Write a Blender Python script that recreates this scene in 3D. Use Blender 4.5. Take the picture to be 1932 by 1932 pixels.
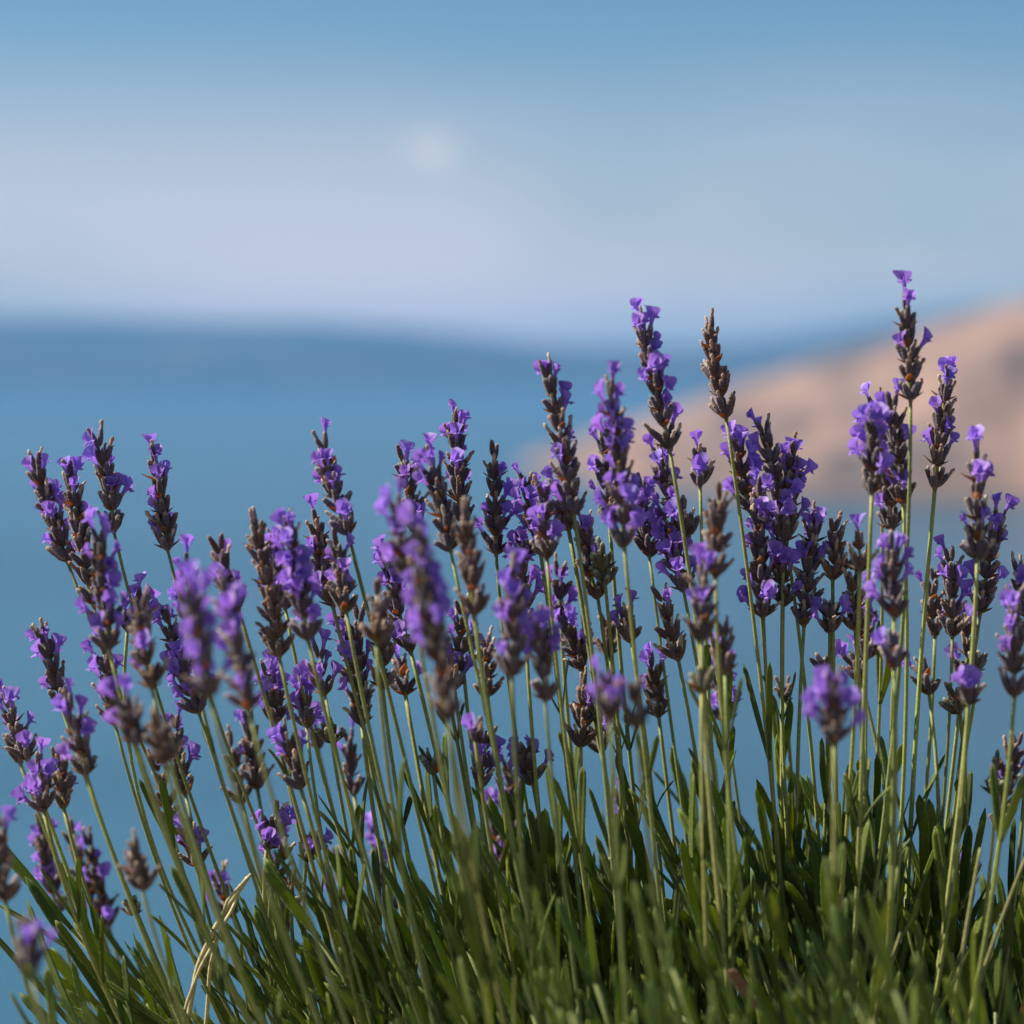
import bpy, math, random
import numpy as np
from mathutils import Vector, Matrix, Quaternion, noise

for o in list(bpy.data.objects): bpy.data.objects.remove(o)
scene = bpy.context.scene
COL = scene.collection
rad = math.radians

# ------------------------------------------------------------------ camera
W = 0.34                                   # frame width in metres at 1 m
CAM = Vector((0, 0, 0.36))
PITCH = math.atan((966 - 700) / 1932 * W)  # horizon sits at 700/1932 of the frame
cam = bpy.data.cameras.new('camera'); cam_o = bpy.data.objects.new('camera', cam); COL.objects.link(cam_o)
cam_o.location = CAM
cam_o.rotation_euler = (math.pi / 2 - PITCH, 0, 0)
cam.sensor_width = 36; cam.lens = 36 / W
cam.clip_start = 0.02; cam.clip_end = 80000
cam.dof.use_dof = True; cam.dof.focus_distance = 1.0; cam.dof.aperture_fstop = 7.8
scene.camera = cam_o
scene.cycles.max_bounces = 6; scene.cycles.diffuse_bounces = 3; scene.cycles.volume_bounces = 0
FWD = Vector((0, math.cos(PITCH), -math.sin(PITCH))); UP = Vector((0, math.sin(PITCH), math.cos(PITCH))); RIGHT = Vector((1, 0, 0))
def P(px, py, d):
    return CAM + d * (FWD + RIGHT * ((px - 966) / 1932 * W) + UP * ((966 - py) / 1932 * W))

# ------------------------------------------------------------------ light and sky
SUN_EL = rad(47)
SUN_DIR = Vector((-0.95, 0.22, 0)).normalized() * math.cos(SUN_EL) + Vector((0, 0, math.sin(SUN_EL)))
world = bpy.data.worlds.new('World'); scene.world = world; world.use_nodes = True
nt = world.node_tree; nt.nodes.clear()
wo = nt.nodes.new('ShaderNodeOutputWorld'); bg = nt.nodes.new('ShaderNodeBackground')
sky = nt.nodes.new('ShaderNodeTexSky'); sky.sky_type = 'NISHITA'; sky.sun_disc = False
sky.sun_elevation = SUN_EL
sky.sun_rotation = math.atan2(SUN_DIR.x, SUN_DIR.y)
sky.altitude = 200; sky.air_density = 1.0; sky.dust_density = 0.4; sky.ozone_density = 3.0
bg.inputs['Strength'].default_value = 0.057
tc = nt.nodes.new('ShaderNodeTexCoord'); SKY_LOC = (1.35, 0.7, 0.12)
# thin pale haze low in the sky, uneven
sepw = nt.nodes.new('ShaderNodeSeparateXYZ'); nt.links.new(tc.outputs['Generated'], sepw.inputs[0])
el = nt.nodes.new('ShaderNodeMapRange'); el.interpolation_type = 'SMOOTHSTEP'
el.inputs['From Min'].default_value = 0.13; el.inputs['From Max'].default_value = 0.01; el.inputs['To Max'].default_value = 0.8
nt.links.new(sepw.outputs['Z'], el.inputs['Value'])
mp = nt.nodes.new('ShaderNodeMapping'); mp.inputs['Scale'].default_value = (2.4, 2.4, 9.0); mp.inputs['Location'].default_value = SKY_LOC
nz = nt.nodes.new('ShaderNodeTexNoise'); nz.inputs['Scale'].default_value = 1.3; nz.inputs['Detail'].default_value = 4; nz.inputs['Roughness'].default_value = 0.45
mr = nt.nodes.new('ShaderNodeMapRange'); mr.interpolation_type = 'SMOOTHSTEP'
mr.inputs['From Min'].default_value = 0.36; mr.inputs['From Max'].default_value = 0.62; mr.inputs['To Min'].default_value = 0.32
nt.links.new(tc.outputs['Generated'], mp.inputs['Vector']); nt.links.new(mp.outputs['Vector'], nz.inputs['Vector'])
nt.links.new(nz.outputs['Fac'], mr.inputs['Value'])
pr = nt.nodes.new('ShaderNodeMath'); pr.operation = 'MULTIPLY'; nt.links.new(el.outputs['Result'], pr.inputs[0]); nt.links.new(mr.outputs['Result'], pr.inputs[1])
mx = nt.nodes.new('ShaderNodeMix'); mx.data_type = 'RGBA'
mx.inputs['B'].default_value = (10.0, 9.0, 9.7, 1)
tint = nt.nodes.new('ShaderNodeMix'); tint.data_type = 'RGBA'; tint.blend_type = 'MULTIPLY'; tint.inputs['Factor'].default_value = 1
tint.inputs['B'].default_value = (0.62, 0.84, 0.98, 1)
nt.links.new(sky.outputs['Color'], tint.inputs['A']); nt.links.new(tint.outputs['Result'], mx.inputs['A'])
nt.links.new(pr.outputs['Value'], mx.inputs['Factor'])
# small fair-weather puffs low over the sea
def puff(prev, px, py, size, strength):
    d = (P(px, py, 1) - CAM).normalized()
    sub = nt.nodes.new('ShaderNodeVectorMath'); sub.operation = 'SUBTRACT'; sub.inputs[1].default_value = d
    nt.links.new(tc.outputs['Generated'], sub.inputs[0])
    sc = nt.nodes.new('ShaderNodeVectorMath'); sc.operation = 'MULTIPLY'; sc.inputs[1].default_value = (1 / size, 1 / size, 1.4 / size)
    nt.links.new(sub.outputs['Vector'], sc.inputs[0])
    ln = nt.nodes.new('ShaderNodeVectorMath'); ln.operation = 'LENGTH'; nt.links.new(sc.outputs['Vector'], ln.inputs[0])
    n2 = nt.nodes.new('ShaderNodeTexNoise'); n2.inputs['Scale'].default_value = 1.6; n2.inputs['Detail'].default_value = 4
    nt.links.new(sc.outputs['Vector'], n2.inputs['Vector'])
    ad = nt.nodes.new('ShaderNodeMath'); ad.operation = 'ADD'; nt.links.new(ln.outputs['Value'], ad.inputs[0]); nt.links.new(n2.outputs['Fac'], ad.inputs[1])
    m = nt.nodes.new('ShaderNodeMapRange'); m.interpolation_type = 'SMOOTHSTEP'
    m.inputs['From Min'].default_value = 1.6; m.inputs['From Max'].default_value = 0.55; m.inputs['To Max'].default_value = strength
    nt.links.new(ad.outputs['Value'], m.inputs['Value'])
    k = nt.nodes.new('ShaderNodeMix'); k.data_type = 'RGBA'; k.inputs['B'].default_value = (9.5, 8.8, 8.8, 1)
    nt.links.new(prev, k.inputs['A']); nt.links.new(m.outputs['Result'], k.inputs['Factor'])
    return k.outputs['Result']
c = puff(mx.outputs['Result'], 815, 285, 0.0135, 0.5)
c = puff(c, 1712, 492, 0.009, 0.16)
nt.links.new(c, bg.inputs['Color']); nt.links.new(bg.outputs['Background'], wo.inputs['Surface'])

sun = bpy.data.lights.new('sun', 'SUN'); sun.energy = 5.0; sun.angle = rad(0.5); sun.color = (1.0, 0.95, 0.86)
sun_o = bpy.data.objects.new('sun', sun); COL.objects.link(sun_o)
sun_o.rotation_euler = (-SUN_DIR).to_track_quat('-Z', 'Y').to_euler(); sun_o.location = (-2, 1, 4)
vs = scene.view_settings; vs.view_transform = 'Standard'; vs.look = 'None'; vs.exposure = 0.66; vs.gamma = 1

# ------------------------------------------------------------------ material helpers
def new_mat(name):
    m = bpy.data.materials.new(name); m.use_nodes = True
    n = m.node_tree; b = n.nodes['Principled BSDF']
    return m, n, b
def node(n, t, **kw):
    x = n.nodes.new(t)
    for k, v in kw.items():
        if k in x.inputs.keys(): x.inputs[k].default_value = v
        else: setattr(x, k, v)
    return x
def mixc(n, a, b, f, blend='MIX'):
    m = n.nodes.new('ShaderNodeMix'); m.data_type = 'RGBA'; m.blend_type = blend
    for s, v in (('A', a), ('B', b), ('Factor', f)):
        if isinstance(v, bpy.types.NodeSocket): n.links.new(v, m.inputs[s])
        elif isinstance(v, (int, float)): m.inputs[s].default_value = v
        else: m.inputs[s].default_value = (*v, 1)
    return m.outputs['Result']
def ramp(n, src, a, b, smooth=True, to0=0.0, to1=1.0):
    m = n.nodes.new('ShaderNodeMapRange'); m.interpolation_type = 'SMOOTHSTEP' if smooth else 'LINEAR'
    m.inputs['From Min'].default_value = a; m.inputs['From Max'].default_value = b
    m.inputs['To Min'].default_value = to0; m.inputs['To Max'].default_value = to1
    n.links.new(src, m.inputs['Value']); return m.outputs['Result']
def with_translucency(m, n, b, col, tcol, fac):
    """principled + translucent for thin leaf tissue; col / tcol sockets"""
    out = n.nodes['Material Output']
    n.links.new(col, b.inputs['Base Color'])
    t = n.nodes.new('ShaderNodeBsdfTranslucent'); n.links.new(tcol, t.inputs['Color'])
    mx = n.nodes.new('ShaderNodeMixShader'); mx.inputs[0].default_value = fac
    n.links.new(b.outputs[0], mx.inputs[1]); n.links.new(t.outputs[0], mx.inputs[2])
    n.links.new(mx.outputs[0], out.inputs['Surface'])

def plant_mat(name, c0, c1, t0, t1, fac, rough=0.55, sheen=0.0, zgrad=None, grain=900, spec=0.4, bumpd=0.0001):
    m, n, b = new_mat(name)
    oi = n.nodes.new('ShaderNodeObjectInfo'); tcn = n.nodes.new('ShaderNodeTexCoord')
    col = mixc(n, c0, c1, oi.outputs['Random'])
    nzn = node(n, 'ShaderNodeTexNoise', Scale=grain, Detail=3.0)
    n.links.new(tcn.outputs['Object'], nzn.inputs['Vector'])
    col = mixc(n, col, mixc(n, col, (1.5, 1.5, 1.5), 1.0, 'MULTIPLY'), ramp(n, nzn.outputs['Fac'], 0.4, 0.7))
    if zgrad:
        sep = n.nodes.new('ShaderNodeSeparateXYZ'); n.links.new(tcn.outputs['Object'], sep.inputs[0])
        for (z0, z1, cc, amt) in zgrad:
            col = mixc(n, col, cc, ramp(n, sep.outputs['Z'], z0, z1, True, 0, amt))
    col = mixc(n, col, oi.outputs['Color'], 1.0, 'MULTIPLY')
    tcol = mixc(n, mixc(n, t0, t1, oi.outputs['Random']), oi.outputs['Color'], 1.0, 'MULTIPLY')
    b.inputs['Roughness'].default_value = rough
    b.inputs['Specular IOR Level'].default_value = spec
    b.inputs['Sheen Weight'].default_value = sheen; b.inputs['Sheen Roughness'].default_value = 0.45
    if bumpd:
        bp = node(n, 'ShaderNodeBump', Strength=0.5, Distance=bumpd); n.links.new(nzn.outputs['Fac'], bp.inputs['Height'])
        n.links.new(bp.outputs[0], b.inputs['Normal'])
    with_translucency(m, n, b, col, tcol, fac)
    return m

M = {}
M['calyx'] = plant_mat('calyx_felt', (0.105, 0.075, 0.105), (0.10, 0.058, 0.04), (0.22, 0.10, 0.08), (0.3, 0.12, 0.04), 0.16, 0.7, 0.32,
                       zgrad=[(0.0016, 0.0, (0.13, 0.12, 0.04), 0.75), (0.0046, 0.0056, (0.42, 0.33, 0.27), 0.75)], grain=2600)
M['corolla'] = plant_mat('violet_petal', (0.32, 0.175, 0.60), (0.42, 0.23, 0.66), (0.40, 0.19, 0.80), (0.48, 0.24, 0.84), 0.42, 0.5, 0.25,
                         zgrad=[(0.0032, 0.0068, (0.56, 0.40, 0.80), 0.55)], grain=1500, spec=0.25)
M['withered'] = plant_mat('withered_petal', (0.58, 0.46, 0.34), (0.30, 0.16, 0.09), (0.5, 0.25, 0.08), (0.45, 0.18, 0.04), 0.3, 0.8, 0.4, grain=2500)
M['bract'] = plant_mat('papery_bract', (0.27, 0.125, 0.04), (0.15, 0.085, 0.04), (0.70, 0.28, 0.04), (0.45, 0.19, 0.03), 0.45, 0.7, 0.2, grain=1500)
M['stem'] = plant_mat('lavender_stem', (0.23, 0.25, 0.07), (0.36, 0.355, 0.105), (0.40, 0.44, 0.08), (0.48, 0.50, 0.11), 0.14, 0.6, 0.12, grain=1200)
M['leaf'] = plant_mat('lavender_leaf', (0.068, 0.096, 0.018), (0.14, 0.168, 0.034), (0.34, 0.42, 0.02), (0.44, 0.50, 0.035), 0.34, 0.5, 0.06, grain=1500, spec=0.25)
M['down'] = plant_mat('pale_down', (0.50, 0.42, 0.50), (0.52, 0.43, 0.38), (0.7, 0.62, 0.62), (0.7, 0.64, 0.58), 0.4, 0.6, 0.0, bumpd=0)
M['leafdown'] = plant_mat('pale_leaf_down', (0.50, 0.52, 0.30), (0.55, 0.56, 0.34), (0.6, 0.62, 0.3), (0.6, 0.62, 0.3), 0.4, 0.6, 0.0, bumpd=0)
M['straw'] = plant_mat('dry_straw', (0.50, 0.42, 0.20), (0.58, 0.50, 0.26), (0.6, 0.5, 0.2), (0.6, 0.5, 0.2), 0.2, 0.6, 0.2, grain=900)
M['dead'] = plant_mat('dead_leaf', (0.34, 0.17, 0.08), (0.42, 0.24, 0.12), (0.5, 0.25, 0.06), (0.5, 0.25, 0.06), 0.25, 0.7, 0.2, grain=900)

# ------------------------------------------------------------------ mesh helpers
def mesh_of(name, verts, faces, mat, smooth=True):
    me = bpy.data.meshes.new(name); me.from_pydata([tuple(v) for v in verts], [], faces)
    me.materials.append(mat)
    if smooth: me.polygons.foreach_set('use_smooth', [True] * len(me.polygons))
    me.update(); return me
def link(name, me, parent=None, mat4=None):
    o = bpy.data.objects.new(name, me); COL.objects.link(o)
    if parent is not None: o.parent = parent
    if mat4 is not None: o.matrix_basis = mat4
    return o
def tag(o, label=None, cat=None, group=None, kind=None):
    if label: o['label'] = label
    if cat: o['category'] = cat
    if group: o['group'] = group
    if kind: o['kind'] = kind
    return o
def rings_to_mesh(rings, cap0=True, cap1=True):
    n = len(rings[0]); verts = [v for r in rings for v in r]; faces = []
    for i in range(len(rings) - 1):
        for j in range(n):
            a, b2 = i * n + j, i * n + (j + 1) % n
            faces.append((a, b2, b2 + n, a + n))
    if cap0: faces.append(tuple(range(n - 1, -1, -1)))
    if cap1: k = (len(rings) - 1) * n; faces.append(tuple(range(k, k + n)))
    return verts, faces
def frames(pts, twist=0.0):
    out = []; prev = None
    for i, p in enumerate(pts):
        t = (pts[min(i + 1, len(pts) - 1)] - pts[max(i - 1, 0)]).normalized()
        if prev is None:
            ref = Vector((1, 0, 0)) if abs(t.x) < 0.9 else Vector((0, 1, 0))
            u = (ref - t * ref.dot(t)).normalized()
            u = Quaternion(t, twist) @ u
        else: u = (prev - t * prev.dot(t)).normalized()
        prev = u; out.append((p, t, u, t.cross(u)))
    return out
def tube(pts, radii, sides=8, square=0.0, twist=0.0):
    rings = []
    for (p, t, u, v), r in zip(frames(pts, twist), radii):
        ring = []
        for k in range(sides):
            a = 2 * math.pi * k / sides
            f = 1 + square * (0.5 + 0.5 * math.cos(4 * a))
            ring.append(p + (u * math.cos(a) + v * math.sin(a)) * r * f)
        rings.append(ring)
    return rings_to_mesh(rings)
def bez(p0, p1, p2, p3, t):
    s = 1 - t
    return p0 * s**3 + p1 * (3 * s * s * t) + p2 * (3 * s * t * t) + p3 * t**3
def orient(direction, outward, loc, scale):
    """local +Z along direction, local +X towards outward"""
    z = direction.normalized(); x = outward - z * outward.dot(z)
    if x.length < 1e-6: x = z.orthogonal()
    x.normalize(); y = z.cross(x)
    if isinstance(scale, (int, float)): scale = (scale, scale, scale)
    return Matrix(((x.x * scale[0], y.x * scale[1], z.x * scale[2], loc.x), (x.y * scale[0], y.y * scale[1], z.y * scale[2], loc.y),
                   (x.z * scale[0], y.z * scale[1], z.z * scale[2], loc.z), (0, 0, 0, 1)))
def lerp(a, b, t): return a + (b - a) * t
def interp(x, xs, ys): return float(np.interp(x, xs, ys))

def add_down(me, mat, count, length, seed, width=0.00005, zmax=None, prefer=None):
    """short felt hairs standing on the surface, part of the piece's own mesh"""
    r = random.Random(seed); polys = list(me.polygons); areas = np.array([p.area * (prefer(p) if prefer else 1) for p in polys]); areas = areas / areas.sum()
    pick = np.random.RandomState(seed).choice(len(polys), count, p=areas)
    verts = [tuple(v.co) for v in me.vertices]; faces = [tuple(p.vertices) for p in polys]; nf = len(faces)
    for i in pick:
        p = polys[i]; ws = [r.random() for _ in p.vertices]; t = sum(ws); c = Vector((0, 0, 0))
        for w, vi in zip(ws, p.vertices): c += me.vertices[vi].co * (w / t)
        d = (p.normal + Vector((r.uniform(-.6, .6), r.uniform(-.6, .6), r.uniform(-.2, .8)))).normalized(); sd = d.orthogonal().normalized()
        sd = Quaternion(d, r.uniform(0, 3)) @ sd
        k = len(verts); L = length * r.uniform(0.5, 1.2)
        verts += [tuple(c - sd * width), tuple(c + sd * width), tuple(c + d * L)]; faces.append((k, k + 1, k + 2))
    m2 = bpy.data.meshes.new(me.name); m2.from_pydata(verts, [], faces)
    m2.materials.append(me.materials[0]); m2.materials.append(mat)
    m2.polygons.foreach_set('material_index', [0] * nf + [1] * (len(faces) - nf))
    m2.polygons.foreach_set('use_smooth', [True] * nf + [False] * (len(faces) - nf)); m2.update()
    return m2
# ------------------------------------------------------------------ setting: land, sea, hills, headland
SEA = -60.0
def height_mesh(name, xs, ys, f, mat, smooth=True):
    verts = [(x, y, f(x, y)) for y in ys for x in xs]; n = len(xs)
    faces = [(j * n + i, j * n + i + 1, (j + 1) * n + i + 1, (j + 1) * n + i) for j in range(len(ys) - 1) for i in range(n - 1)]
    return mesh_of(name, verts, faces, mat, smooth)

m, n, b = new_mat('dry_soil'); tcn = n.nodes.new('ShaderNodeTexCoord')
nzn = node(n, 'ShaderNodeTexNoise', Scale=3.0, Detail=8.0); n.links.new(tcn.outputs['Object'], nzn.inputs['Vector'])
n.links.new(mixc(n, (0.10, 0.075, 0.045), (0.24, 0.19, 0.12), nzn.outputs['Fac']), b.inputs['Base Color']); b.inputs['Roughness'].default_value = 0.9
M['soil'] = m
def ground_z(x, y):
    edge = 1.2 + 0.05 * math.sin(x * 0.7) + 0.05 * noise.noise(Vector((x * 0.15, 3.1, 0)))
    z = 0.012 * noise.noise(Vector((x * 4, y * 4, 0))) + (0.05 * (y * 0.1)**2 if y < -3 else 0)
    if y > edge:
        t = y - edge
        z -= min(t, 0.8) ** 2 * 0.8 + max(t - 0.8, 0) * 1.28
        z += min(1, t * 0.1) * 1.2 * noise.noise(Vector((x * 0.12, y * 0.12, 5)))
    return z
gx = sorted(set([round(v, 3) for v in np.linspace(-1.2, 1.2, 41)] + [round(s * v, 2) for s in (-1, 1) for v in np.geomspace(1.4, 260, 26)]))
gy = [round(v, 3) for v in np.linspace(-60, -1, 16)] + [round(v, 3) for v in np.linspace(-0.8, 2.2, 41)] + [round(v, 2) for v in np.geomspace(2.4, 70, 30)]
tag(link('ground', height_mesh('ground', gx, gy, ground_z, M['soil'])), kind='structure')

m, n, b = new_mat('sea_water'); tcn = n.nodes.new('ShaderNodeTexCoord')
mpn = node(n, 'ShaderNodeMapping', Scale=(0.0016, 0.0042, 1)); n.links.new(tcn.outputs['Object'], mpn.inputs['Vector'])
nzn = node(n, 'ShaderNodeTexNoise', Scale=1.0, Detail=4.0); n.links.new(mpn.outputs[0], nzn.inputs['Vector'])
col = mixc(n, (0.015, 0.074, 0.116), (0.028, 0.102, 0.150), ramp(n, nzn.outputs['Fac'], 0.35, 0.65))
n.links.new(col, b.inputs['Base Color'])
b.inputs['Roughness'].default_value = 0.22; b.inputs['IOR'].default_value = 1.33
wv = node(n, 'ShaderNodeTexNoise', Scale=0.55, Detail=5.0, Roughness=0.6); n.links.new(tcn.outputs['Object'], wv.inputs['Vector'])
bp = node(n, 'ShaderNodeBump', Strength=0.5, Distance=0.5); n.links.new(wv.outputs['Fac'], bp.inputs['Height']); n.links.new(bp.outputs[0], b.inputs['Normal'])
M['sea'] = m
tag(link('sea', mesh_of('sea', [(-16000, -3000, SEA), (16000, -3000, SEA), (16000, 13900, SEA), (-16000, 13900, SEA)], [(0, 1, 2, 3)], m, False)), kind='structure')

m, n, b = new_mat('far_scrub'); tcn = n.nodes.new('ShaderNodeTexCoord')
nzn = node(n, 'ShaderNodeTexNoise', Scale=0.004, Detail=6.0); n.links.new(tcn.outputs['Object'], nzn.inputs['Vector'])
n.links.new(mixc(n, (0.03, 0.042, 0.036), (0.06, 0.06, 0.048), ramp(n, nzn.outputs['Fac'], 0.4, 0.65)), b.inputs['Base Color']); b.inputs['Roughness'].default_value = 0.9
M['far'] = m
RX = [-900, -300, 0, 200, 420, 600, 760, 880, 1000, 1150, 1300, 1450, 1600, 1750, 1850, 1932, 2200, 2800]
RY = [640, 612, 597, 600, 606, 608, 618, 630, 644, 655, 652, 640, 618, 590, 576, 572, 590, 640]
def hills_z(x, y):
    px = x / 11500 / W * 1932 + 966
    top = (700 - interp(px, RX, RY)) / 1932 * W * 11500
    t = (y - 10000) / 1500 if y < 11500 else 1 - (y - 11500) / 2200
    t = max(0, min(1, t)); prof = math.sin(t * math.pi / 2) ** 0.8
    z = SEA - 3 + (top - SEA + 3) * prof
    if 0 < t < 1: z += 26 * (1 - abs(2 * t - 1)) * noise.noise(Vector((x * 0.0011, y * 0.0016, 2)))
    return z
tag(link('distant_hills', height_mesh('distant_hills', list(np.linspace(-4200, 4600, 150)), list(np.linspace(9990, 13700, 40)), hills_z, m)), kind='structure')

m, n, b = new_mat('dry_headland'); tcn = n.nodes.new('ShaderNodeTexCoord')
nzn = node(n, 'ShaderNodeTexNoise', Scale=0.018, Detail=7.0, Roughness=0.6); n.links.new(tcn.outputs['Object'], nzn.inputs['Vector'])
nz2 = node(n, 'ShaderNodeTexNoise', Scale=0.11, Detail=6.0); n.links.new(tcn.outputs['Object'], nz2.inputs['Vector'])
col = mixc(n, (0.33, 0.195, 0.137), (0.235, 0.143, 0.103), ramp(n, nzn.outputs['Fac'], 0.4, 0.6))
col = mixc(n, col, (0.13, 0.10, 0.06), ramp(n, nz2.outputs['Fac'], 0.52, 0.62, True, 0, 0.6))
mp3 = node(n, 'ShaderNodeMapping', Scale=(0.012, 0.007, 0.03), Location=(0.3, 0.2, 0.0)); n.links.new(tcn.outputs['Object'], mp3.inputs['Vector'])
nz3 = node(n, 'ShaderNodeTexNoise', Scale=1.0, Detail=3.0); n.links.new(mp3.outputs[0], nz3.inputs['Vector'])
col = mixc(n, col, (0.085, 0.066, 0.06), ramp(n, nz3.outputs['Fac'], 0.46, 0.62, True, 0, 0.85))  # dark scrub patches, with the shade of the gullies painted into the colour
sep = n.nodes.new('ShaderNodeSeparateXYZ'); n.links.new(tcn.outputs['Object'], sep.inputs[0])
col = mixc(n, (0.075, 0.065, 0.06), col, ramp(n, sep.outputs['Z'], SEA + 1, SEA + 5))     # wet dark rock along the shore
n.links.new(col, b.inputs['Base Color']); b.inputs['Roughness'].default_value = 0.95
FX = [4, 11, 38, 61, 131, 232, 500, 900]; FYs = [1845, 1794, 1622, 1481, 1392, 1364, 1250, 1150]
ZX = [0, 8, 43, 90, 169, 230, 297, 420, 900]; ZZ = [-63, -53, -40, -25, 3, 22, 42, 68, 92]
def head_z(x, y):
    yf = interp(x, FX, FYs); yr = interp(x, [0, 300, 900], [1855, 1755, 1650]); yb = yr + 60 + x * 0.9
    zr = interp(x, ZX, ZZ) + 1.5 * noise.noise(Vector((x * 0.02, 0, 7)))
    if y <= yr: t = (y - yf) / max(yr - yf, 1)
    else: t = 1 - (y - yr) / max(yb - yr, 1)
    t = max(0, min(1, t))
    prof = 0.22 * min(1, t * 14) + 0.78 * math.sin(t * math.pi / 2)
    gul = noise.noise(Vector((x * 0.016 + y * 0.004, y * 0.004, 1.7))) + 0.5 * noise.noise(Vector((x * 0.04, y * 0.012, 9)))
    z = SEA - 4 + (zr - SEA + 4) * prof
    if 0 < t: z += 44 * gul * min(1, t * 4) * max(0.0, 1 - t) * min(1, x / 120)
    return z
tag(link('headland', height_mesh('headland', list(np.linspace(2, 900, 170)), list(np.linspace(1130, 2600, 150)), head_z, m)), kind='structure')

# ------------------------------------------------------------------ lavender piece meshes (metres)
mm = 0.001
def calyx_mesh(name, seed, closed):
    r = random.Random(seed); S = 14; rings = []
    prof = [(0.0, 0.34), (0.5, 0.72), (1.3, 1.02), (2.4, 1.18), (3.5, 1.14), (4.5, 0.95), (5.15, 0.84)]
    prof += [(5.6, 0.62), (5.95, 0.3)] if closed else [(5.5, 0.92), (5.45, 0.78), (4.7, 0.66)]
    bend = r.uniform(0.008, 0.022)
    for i, (z, rr) in enumerate(prof):
        ring = []
        for k in range(S):
            a = 2 * math.pi * k / S
            f = rr * (1 + (0.075 if k % 2 else -0.05) * (1 if 0 < i else 0))
            zz = z + (0.16 * math.cos(a * 5 + seed) if i in (7, 8) and not closed else 0)
            ring.append(Vector((f * math.cos(a) + bend * z * z - 0.12 * bend * 20, f * 0.94 * math.sin(a), zz)) * mm)
        rings.append(ring)
    v, f = rings_to_mesh(rings); return add_down(mesh_of(name, v, f, M['calyx']), M['down'], 260, 0.00034, seed)
CALYX_OPEN = [calyx_mesh('calyx', s, False) for s in (1, 2, 3)]
CALYX_BUD = [calyx_mesh('calyx_bud', s, True) for s in (4, 5)]

def corolla_mesh(name, seed, opening=1.0, size=1.0):
    r = random.Random(seed); NT = 60; rows = []; lob = {k: r.random() for k in (0, 62, 137, -62, -137)}
    lobes = [(0, 30, 1.9), (62, 32, 1.7), (137, 43, 3.4), (-62, 32, 1.7), (-137, 43, 3.4)]
    for z, rr in ((-1.2, 0.5), (0.2, 0.52), (1.4, 0.6), (2.3, 0.78), (2.8, 0.9)):
        rows.append([Vector((rr * math.cos(2 * math.pi * k / NT), rr * math.sin(2 * math.pi * k / NT), z)) for k in range(NT)])
    base = rows[-1]; m5 = 6
    pos = [v.copy() for v in base]; prevj = 0
    for j in range(1, m5 + 1):
        ring = []
        for k in range(NT):
            deg = (360 * k / NT + 180) % 360 - 180; a = math.radians(deg)
            best = min(lobes, key=lambda l: abs(((deg - l[0] + 180) % 360 - 180)) / l[1])
            t = max(-1, min(1, ((deg - best[0] + 180) % 360 - 180) / best[1]))
            u = (1 - abs(t) ** 2.0) ** 0.6
            L = best[2] * (0.02 + 0.98 * u) * (0.82 + 0.36 * lob[best[0]]) * (0.75 + 0.25 * opening)
            s = abs(deg); w = max(0, min(1, (s - 70) / 45)); w = w * w * (3 - 2 * w)
            bend = math.radians(lerp(118, 26, w)) * opening + 0.9 * (lob[best[0]] - 0.5)
            phi = bend * (j / m5) ** 0.75
            radial = Vector((math.cos(a), math.sin(a), 0)); tang = Vector((-math.sin(a), math.cos(a), 0))
            st = L / m5
            pos[k] = pos[k] + (radial * math.sin(phi) + Vector((0, 0, 1)) * math.cos(phi)) * st + tang * (t * 0.8 * st * (0.7 + w * 0.5))
            ruff = 0.34 * math.sin(t * 6 + seed * 1.7 + j * 0.6 + best[0]) * (j / m5)
            ring.append(pos[k] + radial * ruff + Vector((0, 0, ruff * 0.6)))
        rows.append(ring)
    rows = [[v * (size * mm) for v in row] for row in rows]
    v, f = rings_to_mesh(rows, True, False); return mesh_of(name, v, f, M['corolla'])
COROLLA = [corolla_mesh('corolla', sd, op, sz) for sd, op, sz in ((11, 1.0, 1.0), (12, 0.8, 0.98), (13, 1.15, 1.06), (14, 0.4, 0.9), (15, 0.95, 0.95), (16, 1.1, 1.0), (17, 0.6, 1.04))]
def wither_mesh(name, seed):
    r = random.Random(seed); S = 9; rings = []; off = Vector((0, 0, 0))
    h = r.uniform(1.5, 3.2); n = 7
    for i in range(n):
        t = i / (n - 1); off += Vector((r.uniform(-0.12, 0.22), r.uniform(-0.16, 0.16), 0))
        rr = lerp(0.55, 0.42, t) * (1.35 if i == n - 2 else 1) * (0.55 if i == n - 1 else 1)
        rings.append([(off + Vector((math.cos(2 * math.pi * k / S) * rr * r.uniform(0.6, 1.35), math.sin(2 * math.pi * k / S) * rr * r.uniform(0.6, 1.35), -0.7 + t * (h + 0.7) + r.uniform(-0.14, 0.14)))) * mm for k in range(S)])
    v, f = rings_to_mesh(rings); return mesh_of(name, v, f, M['withered'])
WITHER = [wither_mesh('withered_corolla', s) for s in (21, 22, 23, 24)]
def bract_mesh(seed):
    r = random.Random(seed); rows = []; L = 4.4
    for i in range(7):
        t = i / 6; w = 1.7 * math.sin(math.pi * min(1, t * 0.9 + 0.12)) ** 0.8 * (1 - t * 0.55) * (0.06 if i == 6 else 1)
        x = 0.9 * math.sin(t * 1.5) * 1.1
        row = []
        for q in (-1, -0.5, 0, 0.5, 1): row.append(Vector((x - 0.55 * w * q * q * 0.8, w * q, t * L)) * mm)
        for q in (0.5, 0, -0.5): row.append(Vector((x - 0.55 * w * q * q * 0.8 + 0.09, w * q * 0.98, t * L)) * mm)
        rows.append(row)
    v, f = rings_to_mesh(rows); return mesh_of('bract', v, f, M['bract'])
BRACT = [bract_mesh(1)]
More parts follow.
